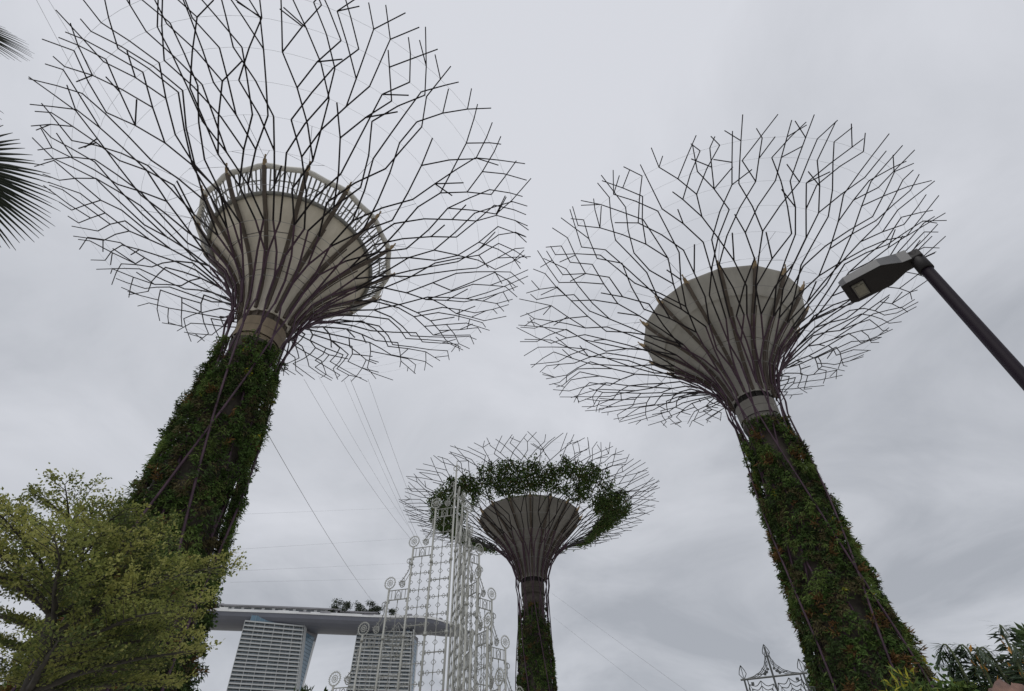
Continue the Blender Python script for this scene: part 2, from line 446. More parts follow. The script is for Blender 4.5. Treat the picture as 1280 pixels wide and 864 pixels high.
# leafy climber ring over the middle canopy
def climber_ring(par):
    g = np.random.default_rng(4); n = 84000
    th = g.random(n) * 2 * math.pi; rad = 9.3 + 5.7 * g.random(n); keep = []
    for i in range(n):
        x, y = math.cos(th[i]) * rad[i], math.sin(th[i]) * rad[i]
        v = .7 * noise.noise((x * .40, y * .40, 1.3)) + .7 * noise.noise((x * 1.0, y * 1.0, 5.1))
        edge = abs((rad[i] - 12.1) / 2.9)
        far = max(0, math.sin(th[i] + .1) - .2)       # thinner on the side away from the path
        keep.append(v + g.normal(0, .20) > -.24 + .75 * edge ** 3 + .8 * far)
    th = th[keep]; rad = rad[keep]; m = len(th)
    z = bowl_z(rad) + np.clip(g.normal(0, .34, m), -.8, .8) + .1
    base = np.stack([rad * np.cos(th), rad * np.sin(th), z], 1)
    d = g.normal(0, 1, (m, 3)); d[:, 2] -= .3
    k = g.choice([0, 1, 2, 3], m, p=[.44, .36, .06, .14])
    mb = MB().leaves(base, d, g.normal(0, 1, (m, 3)) + np.array([0, 0, 1.0]), .30 * (.6 + .8 * g.random(m)), .21 * (.6 + .7 * g.random(m)), k)
    o = mb.build('climber_ring', [M['fern'], M['green'], M['grass'], M['moss']], par)
climber_ring(tM)

# fourth tower far off behind the left tree
t4 = copy_tree(tR)
t4.location = azp(R(-45.9), 200.0, -.5); t4.rotation_euler = (0, 0, 1.0)
t4['label'] = 'far steel tree tower, only canopy tips showing at the lower left edge'


# ------------------------------------------------------------------ hotel far behind
HW = mat('hotel_white', (0.35, 0.365, 0.37), 0.6, 0, 0.06, 0.05)
HG = mat('hotel_window', (0.085, 0.095, 0.105), 0.25, 0, 0.5, 0.12)
HB = mat('hotel_blue_glass', (0.10, 0.17, 0.23), 0.2, 0, 0.2, 0.08)
HD = mat('deck_hull', (0.115, 0.122, 0.150), 0.5, 0, 0.1, 0.03)
HR = mat('deck_rail', (0.62, 0.63, 0.64), 0.5, 0, 0.1, 0.1)
HV = mat('pavilion_roof', (0.22, 0.22, 0.24), 0.6, 0, 0.15, 0.1)
HJ = mat('glass_joint', (0.20, 0.26, 0.30), 0.4)
hotel = thing('hotel', azp(R(-17), 640), 'tall hotel of white slab towers carrying a long dark ship-shaped roof deck', 'hotel')
H0 = np.array(hotel.location)
def hotel_tower(tl, tr, ts, bl, br, bs, nb):
    tl, tr, bl, br = at(*tl, 640), at(*tr, 640), at(*bl, 632), at(*br, 632)
    ts, bs = at(*ts, 664), at(*bs, 650)
    zt = max(tl[2], tr[2])
    def col_(a, b):                       # vertical edge through a and b as a function of height
        return lambda z: np.array([*(a[:2] + (b[:2] - a[:2]) * (z - a[2]) / (b[2] - a[2])), z]) - H0
    A, B, C_ = col_(tl, bl), col_(tr, br), col_(ts, bs)
    n = np.array([-(tl + tr)[0], -(tl + tr)[1], 0]); n /= np.linalg.norm(n)
    back = -n * 24.0
    q = lambda u, z: A(z) + (B(z) - A(z)) * u
    # solid core
    V = []
    for z in (0, zt): V += [q(.012, z) - n * 2.2, q(.97, z) - n * 2.2, C_(z), q(.012, z) + back]
    t = MB().add(V, [(0, 1, 5, 4), (1, 2, 6, 5), (2, 3, 7, 6), (3, 0, 4, 7), (4, 5, 6, 7)]).build('tower', HV, hotel)
    fh = 3.55; z = zt - 1.0; k = 0
    while z > 8:
        h = 4.1 if k < 4 else fh
        MB().prism([q(0, z), q(.985, z), q(.985, z + 1.25), q(0, z + 1.25)], -n * 2.0).build('floor_slab', HW, t)
        mb = MB()
        for j in range(nb * 2):
            u0, u1 = j / (nb * 2) + .006, (j + 1) / (nb * 2) - .006
            mb.prism([q(u0, z - h + 1.25), q(u1, z - h + 1.25), q(u1, z), q(u0, z)], -n * .3)
        o = mb.build('window_band', HG, t); o.location = tuple(-n * 1.9)
        mb = MB()
        for j in range(nb * 2):
            if j % 2: continue
            u0, u1 = j / (nb * 2) + .01, (j + 2) / (nb * 2) - .01
            mb.prism([q(u0, z - h + 1.9), q(u1, z - h + 1.9), q(u1, z - h + 2.1), q(u0, z - h + 2.1)], -n * .1)
        mb.build('balcony_rail', HJ, t)
        z -= h; k += 1
    for j in range(nb + 1):
        u = j / nb * .955 + (.012 if j else 0)
        w = .008
        MB().add([q(u, 0) + n * .05, q(u + w, 0) + n * .05, q(u + w, zt) + n * .05, q(u, zt) + n * .05,
                  q(u, 0) - n * 2, q(u + w, 0) - n * 2, q(u + w, zt) - n * 2, q(u, zt) - n * 2],
                 [(0, 1, 2, 3), (0, 3, 7, 4), (1, 5, 6, 2), (3, 2, 6, 7)]).build('partition_wall', HW, t)
    # end fin, glass end wall, rear fin
    def strip(u0, u1, z0, z1, nm, m, o=.4, nz=1):
        E = lambda u, z: q(1, z) + (C_(z) - q(1, z)) * u
        d = np.cross(C_(0) - q(1, 0), (0, 0, 1.0)); d /= np.linalg.norm(d)
        if np.dot(d, q(1, 0) - q(0, 0)) < 0: d = -d
        mb = MB()
        for i in range(nz):
            a = z0 + (z1 - z0) * i / nz; b = z0 + (z1 - z0) * (i + 1) / nz - (.35 if nz > 1 else 0)
            mb.prism([E(u0, a), E(u1, a), E(u1, b), E(u0, b)], d * o)
        mb.build(nm, m, t)
    strip(-.04, .16, 0, zt + 2.5, 'end_fin', HW, .9)
    strip(.16, .84, 0, zt - 5, 'end_glass', HB, .25, 48)
    strip(.84, 1.0, 0, zt - 9, 'end_fin', HR, .7)
    # glazed set-back storey under the deck
    mb = MB(); Z = np.array([0, 0, 1.0])
    mb.prism([q(.08, zt) - n * 4, q(.93, zt) - n * 4, q(.93, zt) - n * 4 + Z * 6.5, q(.08, zt) - n * 4 + Z * 6.5], -n * 10)
    cr = mb.build('crown_glazing', HB, t)
    for j in range(12):
        u = .08 + .85 * j / 11
        MB().prism([q(u, zt) - n * 3.8, q(u + .006, zt) - n * 3.8, q(u + .006, zt) - n * 3.8 + Z * 7, q(u, zt) - n * 3.8 + Z * 7], -n * .3).build('mullion', HJ, cr)
    return t
hotel_tower((304.7, 781), (381, 782.5), (397.5, 792), (282.8, 864), (371.5, 864), (377, 864), 6)
hotel_tower((447, 787), (516.5, 790), (523, 796), (433.5, 864), (512.5, 864), (517, 864), 6)
# ship-shaped deck
DP = []
for x, y, h, hw, zd in ((120, 752, 690, 19, 11), (200, 756, 672, 19.5, 12), (272, 760, 655, 19.5, 12.5), (370, 762, 636, 19.5, 12.5), (470, 766, 628, 19, 12.5),
                        (530, 772, 640, 17, 12), (558, 778, 648, 13, 10.5), (575, 784, 655, 8, 7), (588, 789, 660, 1.0, 2.0)):
    p = at(x, y, h); DP.append((p[0], p[1], p[2] if x > 520 else 186.5 - (0 if x > 260 else 0), hw, zd))
DP = catmull(DP, 6)
V = []; fs = []; ns = 13
for i, (x, y, z, hw, zd) in enumerate(DP):
    d = np.array([-x, -y]); d /= np.linalg.norm(d)           # towards the garden
    for k in range(ns):
        a = math.pi * k / (ns - 1); cx = math.cos(a); sx = math.sin(a)
        o = (cx - 1) * hw
        V.append(np.array([x + d[0] * o, y + d[1] * o, z - zd * sx ** .75]) - H0)
for i in range(len(DP) - 1):
    for k in range(ns - 1): fs.append((i * ns + k, i * ns + k + 1, (i + 1) * ns + k + 1, (i + 1) * ns + k))
    fs.append((i * ns + ns - 1, i * ns, (i + 1) * ns, (i + 1) * ns + ns - 1))
fs.append(tuple(range(ns)))
deck = MB().add(V, fs).build('roof_deck', HD, hotel, False)
def dpt(t, back=0.0, up=0.0):
    i = t * (len(DP) - 1); j = min(int(i), len(DP) - 2); p = DP[j] + (DP[j + 1] - DP[j]) * (i - j)
    d = -p[:2] / np.linalg.norm(p[:2]); return np.array([p[0] - d[0] * back, p[1] - d[1] * back, p[2] + up]) - H0
def dstrip(t0, t1, b0, b1, z0, z1, n):
    mb = MB()
    for i in range(n):
        a, b = t0 + (t1 - t0) * i / n, t0 + (t1 - t0) * (i + 1) / n
        V = [dpt(t, bk, u) for t in (a, b) for bk in (b0, b1) for u in (z0, z1)]
        mb.add(V, [(0, 1, 3, 2), (4, 6, 7, 5), (0, 4, 5, 1), (2, 3, 7, 6), (0, 2, 6, 4), (1, 5, 7, 3)])
    return mb
dstrip(.05, .93, -.35, .6, -.6, 1.0, 40).build('deck_edge', HR, deck)
dstrip(.05, .90, 1.2, 1.5, 1.0, 2.4, 40).build('deck_railing', HR, deck)
for i in range(26):
    t = .06 + .032 * i
    if random.random() < .6: dstrip(t, t + .012 + .01 * random.random(), .7, 3, .9, 2.2 + 1.4 * random.random(), 1).build('roof_unit', HV if i % 3 else HR, deck)
# pavilions: roof, wall, windows
for t0, t1, h in ((.10, .255, 8.2), (.26, .437, 7.6), (.445, .50, 6.0)):
    pv = dstrip(t0, t1, 6, 20, 0, h - 1.6, 6).build('pavilion', HR, deck)
    dstrip(t0 - .004, t1 + .004, 4.2, 21, h - 1.55, h, 6).build('roof', HV, pv)
    k = int((t1 - t0) / .016)
    for i in range(k):
        a = t0 + (t1 - t0) * (i + .15) / k
        dstrip(a, a + (t1 - t0) / k * .7, 5.6, 5.95, 1.8, h - 2.2, 1).build('window', HG, pv)

# small leafy trees: tapered trunk, a few limbs, leaf clumps
TL = [mat('roof_tree_leaf', (0.030, 0.042, 0.026), 0.7, 0, 0.4, 0.3), mat('roof_tree_leaf_pale', (0.045, 0.062, 0.034), 0.7, 0, 0.4, 0.3)]  # two leaf tones, mixed at random over the crown
TB = mat('bark', (0.06, 0.05, 0.042), 0.9, 0, 0.35, 3, bump=.4)
def clump_tree(loc, h, w, label, group, seed, nleaf=420, ls=1.0, trunk=.45):
    g = np.random.default_rng(seed); t = thing('roof_tree', loc, label, 'tree', group)
    mb = MB().tube([(0, 0, 0), (.02 * h, .01 * h, h * .35), (.0, .03 * h, h * .8)], [h * .03, h * .022, h * .008], 6)
    cs = []
    for i in range(7):
        a = g.random() * 6.28; z = h * (trunk + (.95 - trunk) * g.random()); r = w * .5 * (.25 + .6 * g.random()) * (1.15 - z / h * .5)
        c = np.array([math.cos(a) * r, math.sin(a) * r, z]); cs.append(c); mb.tube([(0.01 * h, 0, z - h * .22), c], [h * .012, h * .004], 5)
    mb.build('trunk', TB, t)
    k = g.integers(0, 7, nleaf); C_ = np.array(cs)[k] + g.normal(0, 1, (nleaf, 3)) * np.array([w * .14, w * .14, h * .075])
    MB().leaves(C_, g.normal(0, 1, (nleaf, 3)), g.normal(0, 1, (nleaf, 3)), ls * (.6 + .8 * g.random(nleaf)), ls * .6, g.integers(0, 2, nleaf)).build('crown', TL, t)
    return t
RTL = ['tall slim dark tree standing leftmost in the row on the hotel roof', 'low dark bush left of the second gap on the hotel roof', 'second dark tree of the hotel roof row, round topped',
       'third dark tree of the hotel roof row, broad topped', 'fourth dark tree of the hotel roof row, tallest of the middle pair', 'round dark tree on the hotel roof just left of the white lattice post',
       'small round dark tree on the hotel roof seen through the white lattice']
RTP = [(419, 18.5, 11), (414.5, 6, 7), (433, 16, 14), (448, 16, 13), (460.5, 17, 12), (473, 14, 14), (491, 10, 12)]
order = [0, 1, 2, 3, 4, 5, 6]
for i, (x, h, w) in enumerate(RTP):
    p = at(x, 764.5 + (x - 419) * .06, 638); p[2] = 186.7
    clump_tree(p, h, w, RTL[i], 'dark trees on the hotel roof', 40 + i, 620, 1.6, .35)
for i, x in enumerate((508, 516, 526, 535, 545, 553)):
    p = at(x, 774, 648 if x < 540 else 654); p[2] = [187, 186.6, 186, 185, 183.2, 181.3][i]
    clump_tree(p, [5, 5.5, 5, 4.5, 4, 3][i], 9, ['hedge-like low tree on the hotel roof beside the small round tree', 'second low tree of the tapering hedge on the hotel roof', 'third low tree of the tapering hedge on the hotel roof', 'fourth low tree of the tapering hedge on the hotel roof',
               'fifth low tree of the tapering hedge on the hotel roof', 'last low tree nearest the pointed end of the hotel roof'][i], 'low trees on the hotel roof', 60 + i, 260, 1.2, .15)

# ------------------------------------------------------------------ white lattice light structure (three stepped fins)
LW = mat('white_lattice_paint', (0.36, 0.365, 0.34), 0.5, 0, 0.12, 1.5)
LS = mat('lattice_bulb_strip', (0.27, 0.275, 0.26), 0.6, 0, 0.2, 9)
LC = atz(570.5, 591, 16.0); LC[2] = 0
lt = thing('light_structure', LC, 'tall white filigree lattice structure with stepped fins and ring finials', 'light structure')
def fin(phi, w, dh, nst, rowh=.74, hub=False, H=16.0, star_bay=None):
    e = np.array([math.cos(phi), math.sin(phi), 0]); nrm = np.array([-e[1], e[0], 0])
    P = lambda s, z, o=0.0: e * s + nrm * o + np.array([0, 0, z])
    def ringf(mb, s, z, r, rr=.018, n=20, o=0.0):
        a = np.arange(n) * 2 * math.pi / n
        mb.tube([P(s + r * math.cos(x), z + r * math.sin(x), o) for x in a], rr, 5, closed=True)
    for k in range(0 if hub else 1, nst + 1):
        s = w * k; top = H - dh * k
        p = MB().tube([P(s, 0), P(s, top)], .047, 8)
        for z in np.arange(2.2, top, 3.1): p.tube([P(s, z - .06), P(s, z + .06)], .075, 8)
        post = p.build('post', LW, lt, True)
        f = MB(); zr = top + .27
        if k: 
            ringf(f, s, zr, .25, .022); ringf(f, s, zr, .13, .015, 14); ringf(f, s, zr, .05, .02, 8)
            for i in range(12):
                a = i * math.pi / 6; f.tube([P(s + .05 * math.cos(a), zr + .05 * math.sin(a)), P(s + .25 * math.cos(a), zr + .25 * math.sin(a))], .006, 4)
            for i in range(24):
                a = i * math.pi / 12; f.tube([P(s + .25 * math.cos(a), zr + .25 * math.sin(a)), P(s + .30 * math.cos(a), zr + .30 * math.sin(a))], .011, 4)
        else:
            ringf(f, s, zr, .16, .025); f.tube([P(s, top), P(s, top + .75)], [.05, .012], 6)
        f.build('ring_finial', LW, post)
        if k < nst:
            # stepped bay between this post and the next lower one
            s1 = w * (k + 1); t1 = H - dh * (k + 1); zb = t1
            mb = MB(); sm_ = (s + s1) / 2
            zs = np.arange(t1 - .55, 0.6, -rowh)
            mb.tube([P(sm_, .5), P(sm_, t1 - .5)], .016, 5)
            mb.tube([P(s, t1 - .5), P(s1, t1 - .5)], .026, 5)
            for j, z in enumerate(zs[1:]):
                mb.tube([P(s, z), P(s1, z)], .026 if j % 4 == 3 else .016, 5)
            def dia(ss, z, r=.095):
                mb.tube([P(ss - r, z), P(ss, z + r), P(ss + r, z), P(ss, z - r)], .015, 4, closed=True)
            for z in zs[1:]:
                dia(s + w * .25, z); dia(s + w * .75, z)
            for z in zs[:-1]:
                dia(sm_, z - rowh / 2, .11); dia(s + .08, z - rowh / 2, .08); dia(s1 - .08, z - rowh / 2, .08)
                for ss in (s + .08, s1 - .08, sm_): mb.tube([P(ss, z - .09), P(ss, z + .09)], .022, 4)
            mb.build('lattice_panel', LS, lt)
            # crest band of scrolls over the panel
            mb = MB(); mb.tube([P(s, t1 - .08), P(s1, t1 - .08)], .022, 5)
            for ss in (.16, .34, .66, .84): mb.tube([P(s + w * ss, t1 - .5), P(s + w * ss, t1 - .08)], .016, 5)
            mb.tube([P(sm_ + .13 * math.cos(a), t1 - .48 + .36 * math.sin(a)) for a in np.linspace(0, math.pi, 9)], .018, 5)
            mb.tube([P(sm_ + .06 * math.cos(a), t1 - .48 + .20 * math.sin(a)) for a in np.linspace(0, math.pi, 7)], .014, 5)
            mb.build('crest_band', LS, lt)
            # scroll bracket: an S of two volutes leaning on the taller post
            mb = MB(); hh = dh * .62
            cv = [(.06, hh + .15), (.12, hh + .02), (.10, hh * .72), (.22, hh * .5), (.42 * w, hh * .28), (.52 * w, .22), (.40 * w, .03), (.25 * w, .08), (.26 * w, .26), (.37 * w, .25)]
            cv = catmull([(a, b, 0) for a, b in cv], 5)
            mb.tube([P(s + a, t1 + b) for a, b, _ in cv], .022, 5)
            cv2 = catmull([(.03, hh * .55, 0), (.12, hh * .4, 0), (.26 * w, hh * .22, 0), (.3 * w, .42, 0)], 5)
            mb.tube([P(s + a, t1 + b) for a, b, _ in cv2], .015, 5)
            ringf(mb, s + .15, t1 + hh + .05, .11, .017, 12); ringf(mb, s + .36 * w, t1 + .2, .10, .02, 12); ringf(mb, s + .36 * w, t1 + .2, .04, .02, 8)
            for i, (a, b, _) in enumerate(cv[::3]): mb.tube([P(s + a, t1 + b), P(s + a + .06, t1 + b + .05)], .012, 4)
            mb.build('scroll_bracket', LS, lt)
    if star_bay is not None:
        k, z0 = star_bay; s0 = w * k; mb = MB(); R1, R2 = .62, .2
        for i in range(4):
            a = i * math.pi / 2; b = a + math.pi / 4; c_ = a - math.pi / 4
            q = [P(s0 + R2 * math.cos(c_), z0 + R2 * math.sin(c_), -.08), P(s0 + .34 * math.cos(a - .38), z0 + .34 * math.sin(a - .38), -.08), P(s0 + R1 * math.cos(a), z0 + R1 * math.sin(a), -.08), P(s0 + .34 * math.cos(a + .38), z0 + .34 * math.sin(a + .38), -.08), P(s0 + R2 * math.cos(b), z0 + R2 * math.sin(b), -.08)]
            mb.tube(q, .022, 5)
            for f_ in (.3, .55, .8): mb.tube([P(s0, z0, -.08), P(s0 + R1 * .9 * math.cos(a + (f_ - .55)), z0 + R1 * .55 * math.sin(a + (f_ - .55)), -.08)], .01, 4)
            mb.tube([P(s0 + .75 * math.cos(a), z0 + .75 * math.sin(a), -.08), P(s0 + .75 * math.cos(a + math.pi / 2), z0 + .75 * math.sin(a + math.pi / 2), -.08)], .018, 5)
        ringf(mb, s0, z0, .2, .025, 16, -.08)
        mb.build('star_ornament', LS, lt)
fin(R(166), .98, 1.85, 6, hub=True, star_bay=(2.35, 8.25))
fin(R(45), .86, 1.92, 6)
fin(R(-72), .92, 1.86, 6)
fin(R(-54), .80, 2.05, 5)

# ------------------------------------------------------------------ thin wires
def wire(p, q, label, r=.012, sag=.0, group='thin wires across the sky'):
    p = np.asarray(p, float); q = np.asarray(q, float); L = np.linalg.norm(q - p)
    pts = [(q - p) * t - np.array([0, 0, 4 * sag * t * (1 - t)]) for t in np.linspace(0, 1, 14)]
    o = MB().tube(pts, r, 4).build('wire', M['cable'], None, loc=tuple(p)); return tag(o, label, 'wire', group)
Lc = azp(D3[0][1], D3[0][0])
wire(at(380, 474, 44), at(522, 684, 66), 'wire from the biggest tower falling to the lattice, leftmost of the converging four', .016, .8)
wire(at(398, 470, 44), at(520, 672, 66), 'wire falling to the lattice, second of the converging four', .011, .5)
wire(at(430, 476, 44), at(523, 682, 66), 'wire falling to the lattice, third of the converging four', .011, .3)
wire(at(438, 474, 44), at(530, 688, 66), 'darkest wire falling steeply towards the leftmost ring finials', .018, .3)
wire(at(460, 474, 44), at(534, 676, 66), 'rightmost wire falling past the left rim of the middle tower', .014, .3)
wire(at(322, 520, 31), at(470, 757, 90), 'long dark wire from the planted trunk down to the hotel roof trees', .020, .6)
wire(at(300, 643, 34), at(575, 632, 74), 'faint level wire high between the left trunk and middle tower', .0035)
wire(at(292, 687, 34), at(580, 669, 74), 'faint level wire midway between the left trunk and middle tower', .0035)
wire(at(290, 714, 34), at(560, 702, 74), 'faint level wire just above the hotel roof', .0035)
wire(at(288, 728, 34), at(560, 722, 74), 'lowest faint level wire grazing the hotel roof pavilions', .0035)
wire(at(690, 742, 74), at(880, 880, 45), 'faint wire slanting down to the right of the middle trunk, upper one', .008)
wire(at(692, 772, 74), at(830, 880, 45), 'faint wire slanting down to the right of the middle trunk, lower one', .008)
wire(at(38, -14, 30), at(125, 150, 34), 'wire crossing the upper left corner into the canopy, outer one', .012)
wire(at(52, -14, 30), at(160, 160, 34), 'wire crossing the upper left corner into the canopy, inner one', .012)

# ------------------------------------------------------------------ street lamp
LP = mat('lamp_pole_paint', (0.010, 0.006, 0.011), 0.55, 0, 0.15, 3, spec=.12)
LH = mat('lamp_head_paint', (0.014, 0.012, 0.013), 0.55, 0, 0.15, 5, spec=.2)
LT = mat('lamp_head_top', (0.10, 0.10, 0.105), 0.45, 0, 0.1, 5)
LG = mat('lamp_lens', (0.10, 0.095, 0.08), 0.15, 0, 0.1, 8)
LE = mat('lamp_led', (0.16, 0.15, 0.12), 0.3, 0, 0.15, 30)
lp0 = azp(R(50.95), 4.36)
lamp = thing('street_lamp', lp0, 'dark street lamp with a flat angled head on a plain round pole', 'street lamp')
ZL = 5.13
MB().tube([(0, 0, 0), (0, 0, .5), (0, 0, .52), (0, 0, ZL - .12)], [.075, .072, .046, .044], 28).build('pole', LP, lamp, True)
hd = atz(1056, 366, ZL + .02) - np.array([*lp0[:2], 0]); hdv = np.array([hd[0], hd[1], 0]); Lh = np.linalg.norm(hdv); u = hdv / Lh; vv = np.array([-u[1], u[0], 0])
print('lamp head length', Lh)
col_ = MB().tube([(0, 0, ZL - .17), (0, 0, ZL - .165), (0, 0, ZL + .035)], [.052, .056, .053], 28)
sk = col_.build('socket', LH, lamp, True)
# head: flat body seen from below, narrowing to a neck, with a lighter sloped upper shell
sec = [(-.045, .050, -.045, .050), (.03, .052, -.045, .055), (.10, .060, -.040, .060), (.17, .105, -.034, .048), (.24, .145, -.030, .040), (Lh - .05, .145, -.026, .034), (Lh, .128, -.018, .022)]
Vb = []; fb = []
for s, w, z0, z1 in sec:
    for a, b in ((-w, z0), (w, z0), (w + .006, z0 + .012), (w * .80, z1), (-w * .80, z1), (-w - .006, z0 + .012)):
        Vb.append(u * s + vv * a + np.array([0, 0, ZL + b]))
k = 6; mi = []
for i in range(len(sec) - 1):
    for j in range(k):
        fb.append((i * k + j, i * k + (j + 1) % k, (i + 1) * k + (j + 1) % k, (i + 1) * k + j))
fb += [tuple(range(k - 1, -1, -1)), tuple((len(sec) - 1) * k + j for j in range(k))]
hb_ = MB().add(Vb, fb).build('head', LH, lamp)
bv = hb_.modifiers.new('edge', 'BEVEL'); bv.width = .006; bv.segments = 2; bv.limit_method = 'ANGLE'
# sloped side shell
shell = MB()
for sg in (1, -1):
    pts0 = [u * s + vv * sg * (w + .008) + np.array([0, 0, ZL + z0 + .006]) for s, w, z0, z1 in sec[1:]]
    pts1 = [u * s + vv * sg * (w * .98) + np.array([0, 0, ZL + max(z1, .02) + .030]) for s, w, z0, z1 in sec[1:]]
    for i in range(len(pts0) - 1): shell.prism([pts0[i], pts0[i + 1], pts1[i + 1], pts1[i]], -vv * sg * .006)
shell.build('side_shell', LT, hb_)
rot = np.stack([u, vv, [0, 0, 1]], 1)
ln = MB().box(u * (Lh - .115) + np.array([0, 0, ZL - .031]), (.10, .19, .010), rot).build('lens', LG, hb_)
MB().box(u * (Lh - .115) + np.array([0, 0, ZL - .0385]), (.075, .13, .006), rot).box(u * (Lh - .12) + vv * .08 + np.array([0, 0, ZL - .0385]), (.02, .02, .006), rot).build('led_plate', LE, ln)
MB().box(u * (Lh - .165) + np.array([0, 0, ZL - .032]), (.008, .21, .008), rot).box(u * (Lh - .06) + np.array([0, 0, ZL - .030]), (.008, .21, .008), rot).build('lens_frame', LP, ln)

# ------------------------------------------------------------------ fan palm beside the left edge
PF = mat('palm_blade', (0.012, 0.016, 0.009), 0.6, 0, 0.4, 2, spec=.15)
PS = mat('palm_trunk', (0.10, 0.085, 0.07), 0.9, 0, 0.3, 4, bump=.5)
pc = at(-190, 150, 7.0); pb = np.array([pc[0], pc[1], 0])
palm = thing('fan_palm', pb, 'dark fan palm whose blade tips reach in at the left edge', 'palm')
hz = pc[2]
MB().tube([(0, 0, 0), (.05, 0, hz * .4), (0, .05, hz - .4)], [.2, .15, .13], 12).build('trunk', PS, palm, True)
def fan(hub, direction, normal, L, n, spread, droop, seed):
    g = np.random.default_rng(seed); d = direction / np.linalg.norm(direction); nn = normal - d * np.dot(normal, d); nn /= np.linalg.norm(nn); sd = np.cross(nn, d)
    mb = MB(); top = np.array([0, 0, hz - .35])
    mb.tube(catmull([top, (top + hub) / 2 + np.array([0, 0, .25]), hub], 4), [.022] * 9, 5)
    for i in range(n):
        a = (i / (n - 1) - .5) * spread + g.normal(0, .012); l = L * (1 - .25 * abs(i / (n - 1) - .5) ** 1.5 * 2) * (.93 + .1 * g.random())
        v = d * math.cos(a) + sd * math.sin(a); p = np.cross(nn, v); w = .021 + .005 * g.random()
        pts = [hub + v * l * t - nn * droop * l * t * t + np.array([0, 0, -.05 * l * t ** 3]) for t in (0.02, .3, .6, .85, 1)]
        ws = [.006, w, w * .85, w * .4, .003]; V = []
        for q, ww in zip(pts, ws): V += [q - p * ww, q + nn * ww * .5, q + p * ww]
        f = []
        for j in range(4): f += [(j * 3, j * 3 + 1, j * 3 + 4, j * 3 + 3), (j * 3 + 1, j * 3 + 2, j * 3 + 5, j * 3 + 4)]
        mb.add(V, f)
    return mb.build('frond', PF, palm)
def loc_(x, y, h): return at(x, y, h) - pb
fan(loc_(-84, 195, 6.3), loc_(50, 228, 6.3) - loc_(-84, 195, 6.3), np.array([.25, -.9, -.55]), 1.16, 46, 3.0, .05, 1)
fan(loc_(-95, 8, 6.5), loc_(20, 32, 6.5) - loc_(-95, 8, 6.5), np.array([.3, -.85, -.5]), .98, 44, 3.0, .05, 2)
for i in range(9):
    a = 2.2 + i * .52; fan(np.array([math.cos(a) * .8, math.sin(a) * .8, hz + (.35 if i % 2 else -.2)]), np.array([math.cos(a), math.sin(a), -.1]), np.array([0, 0, 1.0]), .9, 28, 3.2, .15, 10 + i)

# ------------------------------------------------------------------ small-leaved layered tree, lower left
NL = [mat('small_leaf_yellow_green', (0.33, 0.335, 0.105), 0.6, 0, 0.25, 1.2, transl=.4, spec=.25), mat('small_leaf_green', (0.22, 0.245, 0.07), 0.6, 0, 0.3, 1.2, transl=.4, spec=.25),
      mat('small_leaf_dark', (0.11, 0.14, 0.045), 0.65, 0, 0.3, 1.2, transl=.35, spec=.25)]
NB = mat('small_tree_bark', (0.045, 0.04, 0.034), 0.85, 0, 0.35, 5, bump=.4)
TD = 11.0
base = at(24, 880, TD); base[2] = 0
st = thing('small_leaved_tree', base, 'small-leaved yellow-green tree with layered spreading branches', 'tree')
g = np.random.default_rng(21)
topz = at(105, 640, TD + .3)[2]
fork = at(48, 836, TD) - base; tip = at(98, 640, TD + .2) - base
stem = catmull([np.zeros(3), fork * np.array([.6, .6, .55]), fork, fork + (tip - fork) * .5 + np.array([-.05, 0, 0]), tip], 5)
tb = MB().tube(stem, np.interp(np.arange(len(stem)), [0, 10, len(stem) - 1], [.13, .10, .015]), 10)
LBs, LDr = [], []
def stem_at(z):
    return np.array([np.interp(z, stem[:, 2], stem[:, i]) for i in range(3)])
def limb(p0, a, L, rise, r0):
    """one layered branch: limb with alternate side twigs carrying leaves"""
    d = np.array([math.cos(a), math.sin(a), 0]); sd = np.array([-d[1], d[0], 0]); n = max(6, int(L / .16))
    pts = []; 
    wob = g.normal(0, .05, (n + 1, 3)).cumsum(0) * .5
    for i in range(n + 1):
        t = i / n; pts.append(p0 + d * L * t + np.array([0, 0, rise * L * (t ** .8) - .06 * L * t ** 3]) + wob[i] * L * .22)
    tb.tube(pts, np.linspace(r0, .006, n + 1), 6)
    for i in range(1, n + 1):
        t = i / n
        for sgn in (1, -1):
            if t < .18 and g.random() < .5: continue
            l = (.25 + .42 * L * (1 - t) ** .8 * min(1, t * 3)) * (.55 + .7 * g.random())
            b = a + sgn * (.55 + .45 * g.random()); v = np.array([math.cos(b), math.sin(b), .12 + .28 * g.random()])
            k = max(3, int(l / .09)); q0 = np.array(pts[i]); tw = [q0 + v * l * (j / k) + g.normal(0, .012, 3) for j in range(k + 1)]
            tb.tube([tw[0], tw[k // 2], tw[-1]], [.007, .005, .002], 4, cap=False)
            for j in range(1, k + 1):
                for q in range(int(g.integers(9, 17))):
                    LBs.append(tw[j] + g.normal(0, .035, 3) + np.array([0, 0, .02])); LDr.append(v * .5 + g.normal(0, .7, 3) + np.array([0, 0, .15]))
zf = fork[2]
nlev = 8
for lv in range(nlev):
    z = zf - .3 + (tip[2] - zf + .15) * (lv / (nlev - .6)); p0 = stem_at(z)
    Lm = [2.35, 2.5, 2.45, 2.25, 1.95, 1.55, 1.1, .7][lv]; nb = [8, 8, 8, 8, 7, 6, 4, 3][lv]
    for i in range(nb):
        a = i * 6.283 / nb + lv * 1.1 + g.normal(0, .2)
        if lv < 3 and abs((a % 6.283) - 3.95) < 1.0: continue            # the lower left side of the tree is bare
        l = Lm * (.72 + .36 * g.random()) * (.92 if lv < 6 else 1.0)
        limb(p0, a, l, .20 + .14 * g.random() + .05 * lv, .05 - .004 * lv)
